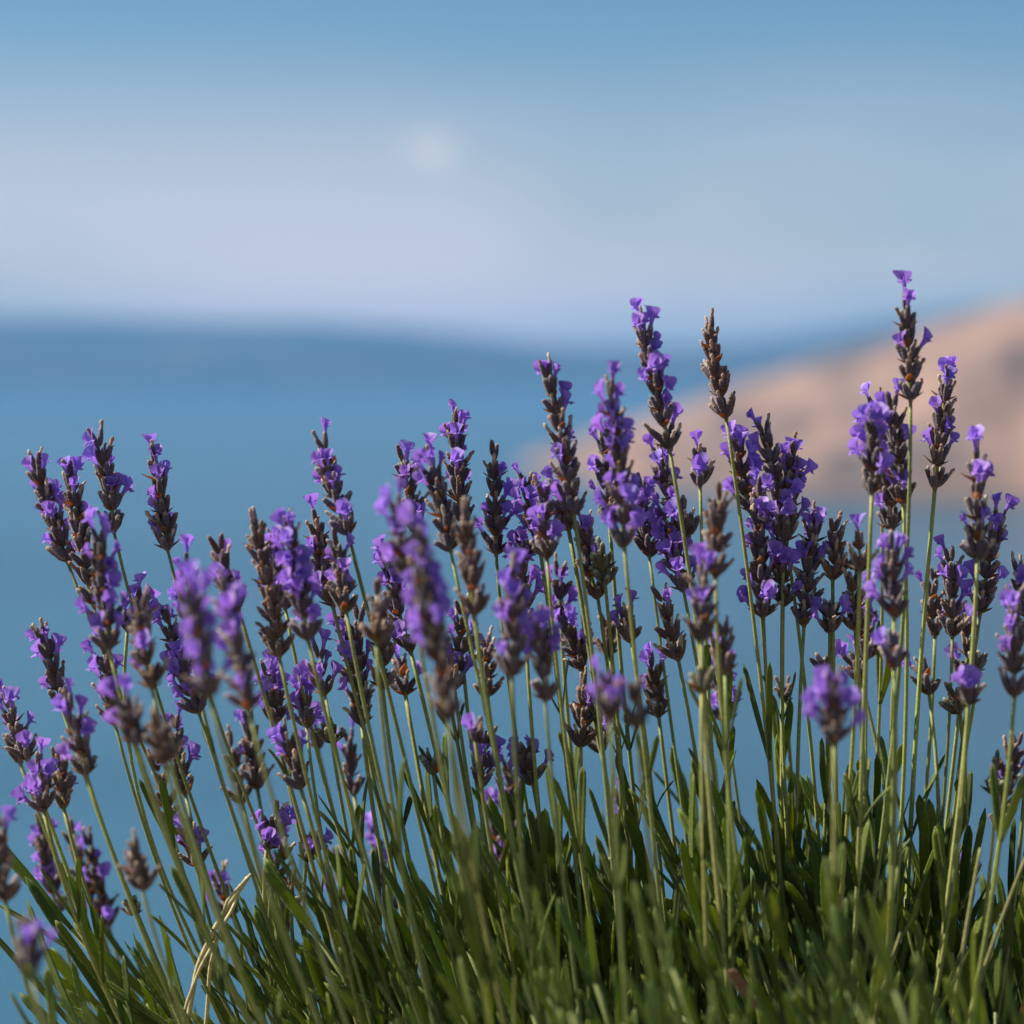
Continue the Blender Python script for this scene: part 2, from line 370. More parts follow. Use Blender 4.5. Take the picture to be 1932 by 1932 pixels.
def leaf_mesh(seed):
    """narrow lavender leaf 45 mm long, margins rolled under, a groove along the midrib; local +Z along the leaf, +X the upper face"""
    r = random.Random(seed); rows = []; L = 45.0; n = 13
    arc = r.uniform(-2.0, 5.5); side = r.uniform(-2.2, 2.2); tw = r.uniform(-0.7, 0.7)
    prof = [(-1, 0.0), (-0.72, 0.34), (-0.3, 0.26), (0, 0.06), (0.3, 0.26), (0.72, 0.34), (1, 0.0), (0.86, -0.34), (0.35, -0.10), (0, -0.24), (-0.35, -0.10), (-0.86, -0.34)]
    for i in range(n):
        t = i / (n - 1)
        t = t if i < n - 1 else 1.0
        w = 1.85 * (0.42 + 0.58 * min(1, t / 0.45)) * (1 - max(0, (t - 0.86) / 0.14) ** 2.2 * 0.86) * (1 - 0.12 * t)
        ca, sa = math.cos(tw * t), math.sin(tw * t)
        cx = -arc * t * t; cy = side * math.sin(t * 2.2)
        row = []
        for (q, hgt) in prof:
            y, x = q * w, hgt * min(1.0, w / 0.9) * 1.05
            row.append(Vector((cx + x * ca - y * sa, cy + x * sa + y * ca, t * L)) * mm)
        rows.append(row)
    v, f = rings_to_mesh(rows); me = mesh_of('leaf', v, f, M['leaf'])
    edge = {i for i in range(len(v)) if i % 12 in (0, 5, 6, 7, 11, 1)}
    return add_down(me, M['leafdown'], 620, 0.00032, seed, 0.00005, None, lambda p: 4.0 if all(vi in edge for vi in p.vertices) else 0.6)
LEAF = [leaf_mesh(s) for s in range(41, 49)]

# ------------------------------------------------------------------ lavender stalks
FAN_X = [-80, 0, 150, 300, 500, 700, 900, 1100, 1300, 1450, 1600, 1750, 1932, 2050]
FAN_S = [0.54, 0.52, 0.49, 0.43, 0.36, 0.27, 0.20, 0.13, 0.12, 0.06, 0.0, -0.08, -0.17, -0.2]
LEAF_S = [0.66, 0.64, 0.60, 0.55, 0.48, 0.42, 0.36, 0.30, 0.28, 0.26, 0.22, 0.17, 0.12, 0.10]
def real_depth(d): return 1.0 + (d * 1.55 if d < 0 else d * 1.35) / 1000
rng = random.Random(2024)

def add_leaf(parent, base, direction, outward, length, width=1.0, color=None):
    o = link('leaf', rng.choice(LEAF), parent, orient(direction, outward, base, (width, width, length / 0.045)))
    if color: o.color = color
    return o

BLOOM = {'p': (0.35, 0.27, 0.38), 'm': (0.21, 0.36, 0.43), 'b': (0.04, 0.5, 0.46), 'g': (0.0, 0.04, 0.96), 'n': (0.26, 0.3, 0.44), 'v': (0.52, 0.16, 0.32)}
STALKS = []
TOP = {(285, 839): 'floret', (182, 815): 'fork', (856, 770): 'floret', (1028, 683): 'fork', (1336, 597): 'fork', (475, 968): 'fork', (126, 866): 'buds', (750, 838): 'buds', (930, 834): 'buds',
       (1790, 691): 'floret', (1842, 836): 'floret', (1151, 718): 'floret', (1206, 589): 'floret', (1706, 550): 'mixed', (603, 820): 'mixed', (1436, 785): 'floret', (59, 855): 'fork', (991, 893): 'floret'}
def stalk(tx, ty, bx, by, d, kind, label=None, group=None, slope=None, leaves=None):
    dep = real_depth(d)
    tilt = rng.uniform(-0.006, 0.006)
    B = P(bx, by, dep); T = P(tx, ty, dep + tilt)
    ax = (T - B); Ltot = ax.length; ax.normalize()
    s = interp(bx, FAN_X, FAN_S) + rng.uniform(-0.05, 0.05) if slope is None else slope
    rx = B.x + s * B.z * 0.92; ry = 1.0 + (B.y - 1.0) * 0.55 + rng.uniform(-0.015, 0.015)
    R = Vector((rx, ry, ground_z(rx, ry) - 0.008))
    root = bpy.data.objects.new('lavender_stalk', None); COL.objects.link(root); root.location = R; root.empty_display_size = 0.01
    STALKS.append(root)
    tag(root, label, 'lavender', group)
    B = B - R; T = T - R; O = Vector((0, 0, 0)); D = B.length
    P1 = O.lerp(B, 0.36) + Vector((rng.uniform(-0.006, 0.006) - s * 0.018, rng.uniform(-0.006, 0.006), 0.012))
    bend_ax = (ax * 0.65 + (B - P1).normalized() * 0.35).normalized()
    P2 = B - bend_ax * D * 0.33
    pts = [bez(O, P1, P2, B, t) for t in np.linspace(0, 1, 26)]
    tw = rng.uniform(0, 1.5); sc = rng.uniform(0.9, 1.12)
    radii = [mm * sc * lerp(0.80, 0.52, t) for t in np.linspace(0, 1, 26)]
    v, f = tube(pts, radii, 12, 0.22, tw)
    tone = rng.uniform(0.8, 1.2); green = (tone * rng.uniform(0.9, 1.08), tone, tone * rng.uniform(0.75, 1.05), 1)
    st = link('stem', add_down(mesh_of('stem', v, f, M['stem']), M['leafdown'], 900, 0.00028, len(STALKS)), root); st.color = green
    # spike axis (rachis), gently curved
    top_len = max(Ltot - 0.0062, 0.0015)
    wob = Vector((rng.uniform(-1, 1), rng.uniform(-1, 1), 0)) * 0.0010
    apts = [B + ax * (top_len * t) + wob * math.sin(t * math.pi) for t in np.linspace(-0.02, 1, 12)]
    v, f = tube(apts, [mm * lerp(0.72, 0.42, t) for t in np.linspace(0, 1, 12)], 8, 0.15, tw)
    spike = link('flower_spike', mesh_of('flower_spike', v, f, M['stem']), root); spike.color = (0.8, 0.72, 0.6, 1)
    nwh = max(1, int(round(top_len / 0.0057)) + 1)
    heights = [top_len * (i / max(1, nwh - 1)) for i in range(nwh)] if nwh > 1 else [0.0]
    if nwh >= 5 and rng.random() < 0.45: heights = [heights[0]] + [lerp(heights[1] + 0.0016, top_len, (i - 1) / (nwh - 2)) for i in range(1, nwh)]
    pb, pw, pc = BLOOM[kind]
    u0 = ax.orthogonal().normalized(); u0 = Quaternion(ax, rng.uniform(0, 6.28)) @ u0
    tint = rng.uniform(0.85, 1.2)
    for i, h in enumerate(heights):
        t = h / max(top_len, 1e-6) if nwh > 1 else 0.6
        cnt = rng.choice((6, 7, 7)) if t < 0.6 else (rng.choice((5, 6)) if t < 0.96 else 2)
        if kind == 'n': cnt = 5
        if nwh == 1: cnt = 6
        c0 = B + ax * h + wob * math.sin(t * math.pi)
        for k in range(2):                                   # pair of papery bracts under the whorl
            if t > 0.9 and nwh > 2: break
            out = Quaternion(ax, i * math.pi / 2 + k * math.pi) @ u0
            db = (ax * math.cos(0.75) + out * math.sin(0.75)).normalized()
            br = link('bract', BRACT[0], spike, orient(db, out, c0 + out * 0.0004, rng.uniform(0.85, 1.3)))
        for k in range(cnt):
            a = i * math.pi / 2 + 2 * math.pi * k / cnt + rng.uniform(-0.22, 0.22)
            out = Quaternion(ax, a) @ u0
            lean = lerp(0.66, 0.30, min(1, t * 1.05)) + rng.uniform(-0.22, 0.20)
            if nwh == 1: lean = rng.uniform(0.2, 0.6)
            if k % 3 == 1: lean *= 0.6
            dirv = (ax * math.cos(lean) + out * math.sin(lean)).normalized()
            dirv = (dirv + Vector((0, 0, 0.12))).normalized()
            base = c0 + out * 0.00055 + ax * rng.uniform(-0.0004, 0.0014)
            sz = rng.uniform(0.88, 1.14) * lerp(1.08, 0.92, t); sz = (sz * 0.86, sz * 0.86, sz * rng.uniform(0.95, 1.15))
            q = rng.random()
            if t > 0.96 and nwh > 2:
                q = {'floret': 0.0 if k == 0 else 0.9 * pb + pw, 'fork': pb + 0.01, 'buds': 0.999, 'mixed': 0.0 if k == 0 else pb + 0.01}.get(TOP.get((tx, ty)), q)
            bloom = q < pb; wither = (not bloom) and q < pb + pw
            me = rng.choice(CALYX_OPEN if (bloom or wither or rng.random() < 0.3) else CALYX_BUD)
            mat4 = orient(dirv, out, base, sz)
            o = link('calyx', me, spike, mat4)
            if kind == 'g': o.color = (1.2 * tint, 1.5 * tint, 0.95 * tint, 1)
            elif kind == 'b': o.color = (1.12 * tint, 0.98 * tint, 0.82 * tint, 1)
            else: o.color = (tint, tint, tint, 1)
            mouth = mat4 @ Vector((0.00035, 0, 0.0051))
            if bloom:
                cd = (dirv + out * rng.uniform(-0.1, 0.3) + Vector((0, 0, rng.uniform(-0.05, 0.15)))).normalized()
                co = link('corolla', rng.choice(COROLLA), spike, orient(cd, (out + Vector((rng.uniform(-.4, .4), rng.uniform(-.4, .4), 0))), mouth, rng.uniform(0.85, 1.15)))
                g = rng.uniform(0.82, 1.15); co.color = (g * rng.uniform(0.92, 1.08), g, g, 1)
            elif wither:
                cd = (dirv + out * rng.uniform(-0.2, 0.4)).normalized()
                w = link('withered_corolla', rng.choice(WITHER), spike, orient(cd, Quaternion(ax, rng.uniform(0, 6)) @ out, mouth, rng.uniform(0.85, 1.25)))
                if rng.random() < 0.3: w.color = (1.35, 1.45, 1.6, 1)
    # leaf pairs along the stalk
    nl = leaves if leaves is not None else rng.choice((1, 1, 2, 2))
    for q in range(nl):
        tt = rng.uniform(0.46, 0.84)
        p = bez(O, P1, P2, B, tt); tg = (bez(O, P1, P2, B, tt + 0.02) - p).normalized()
        az = rng.uniform(0, 6.28); ln = rng.uniform(0.014, 0.038) * lerp(1.3, 0.7, (tt - 0.5) / 0.3)
        for k in range(2):
            out = Quaternion(tg, az + k * math.pi) @ tg.orthogonal().normalized()
            ang = rng.uniform(0.16, 0.42)
            add_leaf(root, p + out * 0.0004, tg * math.cos(ang) + out * math.sin(ang), -out, ln, rng.uniform(0.55, 0.85), green if rng.random() < .3 else (tone, tone, tone, 1))
    return root

GRP = {
 'pm': ('violet flowering lavender stalk crowded among others in the clump', 'violet stalks crowded in the clump'),
 'mm': ('half faded lavender stalk with scattered violet florets, crowded in the clump', 'half faded stalks crowded in the clump'),
 'bm': ('brown faded lavender stalk with hardly any petals, crowded in the clump', 'brown stalks crowded in the clump'),
 'sm': ('short lavender stalk with a small head, low between the green stems', 'short stalks low between the stems'),
 'gm': ('green lavender stalk still in closed bud between the stems', 'green budded stalks'),
}
T_ = [
 # left edge of the clump, against open sea
 (59, 855, 127, 1060, 15, 'p', 'outermost tall lavender stalk, leaning out over open sea beside a darker spike'),
 (126, 866, 176, 1141, 0, 'm', 'long lavender spike with brown budded top overlapping the outermost leaning one'),
 (182, 815, 215, 1004, 0, 'm', 'lavender spike with two dry forked tips standing clear against the sea'),
 (285, 839, 316, 1037, 0, 'p', 'lavender spike topped by one open violet floret, standing clear against the sea'),
 (183, 994, 206, 1225, -45, 'p', 'soft violet lavender spike right below the one with two forked tips'),
 (352, 1040, 352, 1170, 40, 'p'), (355, 1092, 396, 1317, -110, 'v', 'thick purple lavender spike hanging blurred before the thicket, next to a darker twin'),
 (420, 1095, 470, 1342, -90, 'm', 'blurred dark lavender spike beside the thick purple one'),
 (405, 1012, 450, 1150, -25, 'm'), (475, 968, 527, 1240, -30, 'b', 'long brown lavender spike with bare dry tip, beside a fat violet spike'),
 (75, 1182, 116, 1332, 10, 'n', 'slender loose lavender spike with violet top, alone over open sea'),
 (262, 1120, 287, 1300, -60, 'b'), (272, 1117, 240, 1192, 5, 'p'), (307, 1147, 375, 1345, 5, 'v'),
 (190, 1200, 218, 1369, -15, 'p'), (232, 1304, 257, 1404, -80, 'p'), (288, 1342, 310, 1441, -85, 'b'),
 (327, 1347, 350, 1500, 20, 'p'), (125, 1312, 163, 1462, -40, 'p', 'bushy violet lavender head on a bare curved stem over open sea'),
 (6, 1303, 52, 1434, 10, 'm'), (70, 1419, 83, 1532, -20, 'v', 'round bright violet lavender head paired with a darker narrow one'),
 (103, 1407, 120, 1524, 30, 'm', 'darker narrow lavender head paired with a round bright violet one'),
 (73, 1545, 110, 1724, 70, 'p'), (130, 1545, 172, 1690, 80, 'm'), (162, 1568, 206, 1749, 80, 'p'),
 (2, 1525, 10, 1700, -70, 'b'), (252, 1584, 268, 1677, -70, 'b', 'stubby tan dry lavender head alone on its stem over open sea'),
 (45, 1734, 58, 1839, -120, 'n', 'low blurred lavender head with violet petals on both sides of a brown core'),
 (245, 1684, 258, 1726, -20, 'g', None, 'sm'), (355, 1540, 370, 1632, 10, 'p'),
 (430, 1384, 457, 1517, 50, 'b'), (528, 1367, 568, 1489, -25, 'm'), (288, 1427, 322, 1559, 35, 'b'),
 (468, 1340, 486, 1490, 40, 'm'), (20, 1385, 38, 1440, 45, 'n', None, 'sm'),
 # middle
 (603, 820, 657, 1009, -22, 'm', 'tall lavender spike with wide spreading lowest whorl and forked violet tip'),
 (543, 966, 582, 1209, -45, 'v', 'fat violet lavender spike next to a long brown one'),
 (520, 1001, 538, 1147, 5, 'p'), (590, 958, 628, 1144, 0, 'm'), (628, 1000, 653, 1155, -25, 'm'),
 (750, 838, 788, 1010, 0, 'm', 'dark slender lavender spike with grey budded tip behind a blurred violet one'),
 (856, 770, 870, 985, 0, 'm', 'tallest slender spike of the middle group, two pale violet florets at its tip'),
 (930, 834, 936, 1046, 3, 'p', 'straight lavender spike with grey bud tip and violet whorls below, beside the slender tall one'),
 (810, 851, 850, 1039, -28, 'm'), (745, 940, 770, 1090, -75, 'v'), (787, 990, 825, 1245, -100, 'p', 'long blurred lavender spike with mauve petals in front of the middle thicket'),
 (875, 948, 895, 1160, -60, 'b', 'broad brown blurred lavender spike in front of the straight violet one'),
 (725, 1040, 775, 1230, 5, 'p'), (712, 1090, 710, 1210, -60, 'b'), (675, 1140, 683, 1367, 5, 'm'), (640, 1150, 668, 1290, 10, 'p'),
 (598, 1213, 613, 1312, 0, 'p', 'neat small lavender head with a ring of violet florets on a thin bare stem'),
 (714, 1130, 722, 1299, 0, 'b'), (500, 1244, 520, 1362, 10, 'p'), (590, 1367, 600, 1412, 60, 'n', None, 'sm'),
 (658, 1369, 668, 1499, 50, 'm'), (836, 1195, 845, 1359, -100, 'b'), (852, 1240, 858, 1300, 0, 'p'),
 (813, 1409, 818, 1462, 0, 'g', 'small green unopened lavender bud head on a thin stem over open sea'),
 (915, 1385, 908, 1484, 0, 'n', None, 'sm'), (893, 1358, 897, 1400, -40, 'n', None, 'sm'), (870, 1130, 875, 1270, 5, 'm'), (915, 1190, 920, 1315, 20, 'b'),
 (755, 1245, 765, 1312, 15, 'n', None, 'sm'), (575, 1312, 578, 1370, 5, 'n', None, 'sm'), (622, 1358, 626, 1400, 5, 'g', None, 'sm'),
 (530, 1513, 503, 1600, 10, 'p', 'ragged lavender head with open violet florets, low beside the dry yellow straw'),
 (545, 1590, 515, 1660, 12, 'n', None, 'sm'), (597, 1572, 578, 1625, 0, 'n', None, 'sm'), (552, 1636, 548, 1712, 0, 'g', 'low lavender head of dark closed buds above a pale green shoot tip'),
 (700, 1555, 735, 1730, 80, 'm'), (920, 1490, 950, 1680, 60, 'p'), (955, 1430, 975, 1570, 60, 'm'), (505, 1640, 540, 1760, 60, 'p'), (410, 1640, 440, 1730, 60, 'n', None, 'sm'),
 (640, 1600, 655, 1700, 90, 'n', None, 'sm'), (690, 1700, 705, 1790, 70, 'm'),
 # centre right, towards the headland
 (1028, 683, 1083, 973, -25, 'm', 'very long lavender spike standing before the headland tip, dry pale petals at its top'),
 (1050, 910, 1073, 1000, 3, 'p'), (1151, 718, 1178, 1033, -45, 'v', 'long blurred violet lavender spike before the headland tip, bare dark gap below its topmost floret'),
 (1140, 795, 1150, 985, 5, 'p'), (1206, 589, 1263, 846, -18, 'p', 'tall lavender spike rising above the horizon beside a darker nearly bare one'),
 (1336, 597, 1370, 789, -3, 'b', 'tall dark nearly petalless lavender spike crossing the horizon'),
 (1236, 848, 1300, 1010, 5, 'm'), (1320, 843, 1321, 918, 2, 'n', 'single small lavender head on a short bare stem before the brown slope'),
 (1388, 800, 1416, 965, 15, 'p'), (1436, 785, 1480, 1000, 0, 'm', 'dark lavender spike with pale violet tip before the shadowed slope'),
 (1499, 830, 1480, 1022, 0, 'p', 'bushy lavender spike with one floret held high on its side'), (1432, 905, 1440, 1165, 0, 'p'), (1478, 985, 1477, 1142, 3, 'm'),
 (991, 893, 1020, 1045, -5, 'm'), (1026, 908, 1032, 1055, -25, 'm'), (1206, 895, 1225, 1050, 15, 'm'), (1251, 950, 1290, 1115, 3, 'v'), (1243, 1104, 1280, 1245, 0, 'b'),
 (1358, 908, 1350, 1090, -55, 'b', 'blurred brown lavender spike with purple foot between stems'), (1325, 1065, 1323, 1210, -60, 'm'), (1363, 1170, 1368, 1271, -50, 'b'), (1326, 1246, 1324, 1306, -60, 'g', None, 'sm'),
 (1351, 1230, 1371, 1363, 40, 'v'), (1146, 1262, 1151, 1358, -100, 'v', 'blurred short violet lavender head side by side with a browner one'), (1195, 1285, 1201, 1373, -100, 'n', 'blurred short brownish lavender head side by side with a violet one'),
 (970, 1068, 966, 1276, -70, 'm'), (985, 1000, 993, 1221, -5, 'v'), (1016, 1146, 1028, 1321, -60, 'm'), (1053, 1061, 1057, 1165, 25, 'p'), (1058, 1155, 1098, 1266, 10, 'v'),
 (1101, 973, 1128, 1128, 0, 'b'), (1132, 1020, 1142, 1103, -5, 'g', None, 'sm'), (1178, 1146, 1191, 1211, 0, 'n', None, 'sm'), (1141, 1148, 1150, 1238, 40, 'b'),
 (1101, 1268, 1096, 1408, 2, 'b'), (1118, 1313, 1136, 1421, 30, 'm'), (1226, 1231, 1243, 1353, 15, 'm'), (988, 1398, 1005, 1478, 0, 'p', None, 'sm'), (1170, 1495, 1175, 1590, 60, 'n', None, 'sm'), (1165, 1600, 1170, 1680, 30, 'g', None, 'sm'), (1022, 1560, 1020, 1700, 80, 'm'),
 # right
 (1706, 550, 1718, 755, -25, 'p', 'tallest lavender spike of all, rising over the brown hillside into the sky'),
 (1680, 741, 1704, 950, -20, 'm'), (1649, 748, 1662, 900, 2, 'p'), (1652, 769, 1645, 931, -35, 'v', 'blurred violet lavender spike before the hillside, beside the tallest one'), (1665, 830, 1682, 1000, -15, 'm'),
 (1790, 691, 1764, 921, 0, 'm', 'sharp lone lavender spike on a long bare stem against the brown hillside'),
 (1842, 836, 1844, 1057, -35, 'm', 'blurred dark lavender spike with one violet tip floret, before the hillside foot'),
 (1885, 960, 1849, 1157, 0, 'p'), (1794, 1027, 1797, 1202, 0, 'p', 'lavender spike with pale violet tip and broad violet skirt, over open water'), (1762, 1065, 1764, 1202, 20, 'm'), (1829, 1165, 1817, 1277, 10, 'n'),
 (1859, 1220, 1849, 1265, 0, 'g', None, 'sm'), (1681, 1005, 1687, 1165, -50, 'v', 'blurred bright violet lavender spike right below the tallest one'), (1620, 1000, 1622, 1080, -25, 'b'), (1600, 1045, 1614, 1190, 0, 'b'),
 (1634, 1107, 1634, 1245, 25, 'p'), (1601, 1232, 1624, 1285, 25, 'n', None, 'sm'), (1538, 960, 1517, 1180, 0, 'm'), (1573, 970, 1571, 1095, 0, 'b'), (1566, 1134, 1566, 1194, 0, 'n', None, 'sm'),
 (1571, 1268, 1574, 1405, -90, 'v', 'blurred short purple lavender head alone against the water between bare stems'), (1681, 1194, 1687, 1262, -55, 'n', None, 'sm'), (1915, 1110, 1914, 1315, -50, 'm'), (1921, 1057, 1937, 1200, 0, 'm'),
 (1738, 1252, 1753, 1310, 10, 'n', None, 'sm'), (1546, 1230, 1554, 1272, 5, 'n', None, 'sm'), (1824, 1283, 1826, 1330, -45, 'n', None, 'sm'), (1798, 1295, 1811, 1345, 0, 'g', None, 'sm'),
 (1924, 1378, 1889, 1566, 25, 'b', 'long drooping faded lavender spike with lilac grey buds, low beside tall leaves'), (1880, 1418, 1879, 1503, -30, 'g', 'pale green budded lavender head beside the long drooping faded one'), (1809, 1597, 1806, 1674, 50, 'v', None, 'sm'), (1480, 1278, 1483, 1322, 30, 'n', None, 'sm'),
]
LAB = {
 (352, 1040): 'violet spike half hidden behind the thick blurred purple one', (405, 1012): 'half faded spike with a violet tuft, between the thick purple and long brown spikes',
 (262, 1120): 'blurred brown spike with bare cup, beside the soft violet spike below the forked one', (272, 1117): 'small violet head peeping out behind a blurred brown spike over the sea',
 (307, 1147): 'sharp violet spike tucked behind the thick blurred purple one, its floret standing free', (190, 1200): 'violet spike straight under the soft violet one, near the slender loose spike',
 (232, 1304): 'blurred violet head overlapping a blurred brown head below it', (288, 1342): 'blurred brown head right below a blurred violet one', (327, 1347): 'bright violet tufted head beside a blurred brown head',
 (6, 1303): 'half faded spike at the outer rim, above the paired round and narrow heads', (73, 1545): 'soft violet spike hanging low behind the round violet head', (130, 1545): 'faded spike low behind leaning stems, first of a soft pair over the water',
 (162, 1568): 'violet spike low behind leaning stems, second of a soft pair over the water', (2, 1525): 'dark brown blurred spike at the outer rim below the paired heads', (245, 1684): 'tiny dark bud head below the stubby tan dry one',
 (355, 1540): 'violet head crossed by green stems above the bent dry straw', (430, 1384): 'soft brown spike among leaning stems behind the blurred dark one', (528, 1367): 'half faded spike under the long brown one, violet only at its top',
 (288, 1427): 'soft brown spike behind leaning stems under the blurred brown head', (468, 1340): 'soft half faded spike behind stems near the long brown spike foot', (20, 1385): 'small loose head at the outer rim below a half faded spike',
 (520, 1001): 'sharp violet spike peeping from behind the fat violet one', (590, 958): 'half faded spike with two violet florets at its tip, beside the fat violet one', (628, 1000): 'half faded spike under the tall one with wide spreading lowest whorl',
 (810, 851): 'half faded soft spike just beside the tallest slender middle one', (745, 940): 'blurred mauve spike in front of the dark slender one with grey tip', (725, 1040): 'sharp violet spike half covered by the long blurred mauve one',
 (712, 1090): 'narrow blurred brown spike in the gap before a sharp violet spike', (675, 1140): 'long half faded spike dropping behind stems below the wide whorled one', (640, 1150): 'violet spike with sparse florets below the wide whorled one',
 (714, 1130): 'dark bare spike with cup shaped foot, behind the narrow blurred brown one', (500, 1244): 'violet spike beside the foot of the long brown one', (590, 1367): 'small soft violet head far behind stems below the neat ringed head',
 (658, 1369): 'soft half faded spike far behind a straight bare stem', (836, 1195): 'blurred brown spike with pale round foot below the long blurred mauve one', (852, 1240): 'small violet head showing beside a blurred brown pale footed spike',
 (915, 1385): 'small sparse head with one curled floret over a dark cup, near the green bud', (893, 1358): 'small soft violet tuft before upright stems near the green bud', (870, 1130): 'half faded spike with dark cup foot behind the broad brown blurred one',
 (915, 1190): 'brown spike behind stems under the straight violet spike', (755, 1245): 'small sideways head among stems beside the dark bare cup footed spike', (575, 1312): 'small head with one upright floret near the neat ringed head', (622, 1358): 'tiny closed bud on the stem of the neat ringed head',
 (545, 1590): 'small withered head just below the ragged violet one by the straw', (597, 1572): 'small withered head with one lilac petal beside the ragged violet one', (700, 1555): 'soft faded spike far behind stems in the blue gap of the clump',
 (920, 1490): 'soft violet spike far behind stems below the head with a curled floret', (955, 1430): 'soft half faded spike far behind stems below the straight violet one', (505, 1640): 'soft violet spike far behind below the small withered heads', (410, 1640): 'small soft head far behind the bent straw',
 (640, 1600): 'small soft head far behind in the wide blue gap', (690, 1700): 'soft faded spike lowest in the wide blue gap', (1050, 910): 'violet spike hidden behind the very long one by the headland tip', (1140, 795): 'sharp violet spike hidden behind the long blurred violet one',
 (1236, 848): 'half faded spike crossed by two stems before the brown slope', (1388, 800): 'violet spike behind the stem of the tall dark petalless one', (1432, 905): 'long violet spike under the dark one with pale violet tip', (1478, 985): 'half faded spike below the bushy one with a high side floret',
 (991, 893): 'half faded slender spike between the straight violet one and the headland tip', (1026, 908): 'soft half faded spike touching the very long one at its foot', (1206, 895): 'half faded spike just beside the foot of the long blurred violet one',
 (1251, 950): 'dense violet spike behind two crossing stems', (1243, 1104): 'dark bare spike under the dense violet one behind crossing stems', (1325, 1065): 'blurred half faded spike under the blurred brown one with purple foot', (1363, 1170): 'blurred tan spike beside a stem, below the brown one with purple foot',
 (1326, 1246): 'blurred greenish empty cup under a blurred half faded spike', (1351, 1230): 'soft violet spike behind stems, below the blurred tan one', (970, 1068): 'blurred spike with mauve top and brown foot below the straight violet one', (985, 1000): 'dense violet spike behind the blurred mauve topped one',
 (1016, 1146): 'blurred half faded spike with tan foot beside the dense violet one', (1053, 1061): 'soft violet spike behind a perfectly upright stem', (1058, 1155): 'violet spike slanting across a perfectly upright stem', (1101, 973): 'dark bare spike below the foot of the very long one',
 (1132, 1020): 'small dark cup of buds below the very long spike', (1178, 1146): 'small open cup with one violet floret between two leaves', (1141, 1148): 'soft small brown spike alone in the gap beside the open cup', (1101, 1268): 'dark bare spike low behind the perfectly upright stem',
 (1118, 1313): 'soft half faded spike low beside a dark bare one', (1226, 1231): 'half faded spike low behind stems under the dense violet one', (988, 1398): 'small violet head low on a dark cup before the leaves, beside thick stems', (1170, 1495): 'small soft head far behind the dense leaves', (1165, 1600): 'tiny dark closed bud head standing among leaf tips', (1022, 1560): 'soft faded spike far behind dense leaves',
 (1680, 741): 'half faded spike directly below the tallest one before the hillside', (1649, 748): 'sharp violet spike behind the blurred violet one before the hillside', (1665, 830): 'dark half faded spike in the bunch below the tallest one', (1885, 960): 'violet spike behind the blurred dark one at the hillside foot',
 (1762, 1065): 'soft half faded spike behind the one with broad violet skirt', (1829, 1165): 'loose sparse spike under the one with broad violet skirt', (1859, 1220): 'small open cup of grey buds with a leaf on each side', (1620, 1000): 'soft dark cup shaped head below the bunch by the tallest spike',
 (1600, 1045): 'dark brown knobbly spike with one violet floret high on its side', (1634, 1107): 'soft violet spike behind the dark knobbly one', (1601, 1232): 'small soft cup with one violet floret under the dark knobbly spike', (1538, 960): 'half faded spike with a violet side, twin to a thin stemmed brown one', (1573, 970): 'brown knobbly spike on a thin stem, twin to a half faded one',
 (1566, 1134): 'single lilac floret on a thin stem below the brown twin spike', (1681, 1194): 'small blurred head with one violet floret below the blurred bright violet spike', (1915, 1110): 'blurred half faded spike at the outer rim above pale bare stems', (1921, 1057): 'sharp half faded spike at the outer rim behind a blurred one',
 (1738, 1252): 'small open cup with two tiny upright florets on a thin stem', (1546, 1230): 'small violet head above the blurred short purple one', (1824, 1283): 'small blurred violet tuft on a leafy stem', (1798, 1295): 'small sharp bud head with a leaf curling round it', (1809, 1597): 'bright soft violet head low behind leaves and slanting straw', (1480, 1278): 'small soft violet head between upright stems',
}
for row in T_:
    tx, ty, bx, by, d, kind = row[:6]
    label = row[6] if len(row) > 6 else None
    g = row[7] if len(row) > 7 else None
    if not label and (tx, ty) in LAB: label = LAB[(tx, ty)].replace(' spike', ' lavender spike', 1) if ' spike' in LAB[(tx, ty)] else LAB[(tx, ty)].replace(' head', ' lavender head', 1)
    if label: stalk(tx, ty, bx, by, d, kind, label, 'lavender stalks in the clump')
    else:
        g = g or {'p': 'pm', 'v': 'pm', 'm': 'mm', 'n': 'mm', 'b': 'bm', 'g': 'gm'}[kind]
        stalk(tx, ty, bx, by, d, kind, GRP[g][0], GRP[g][1])

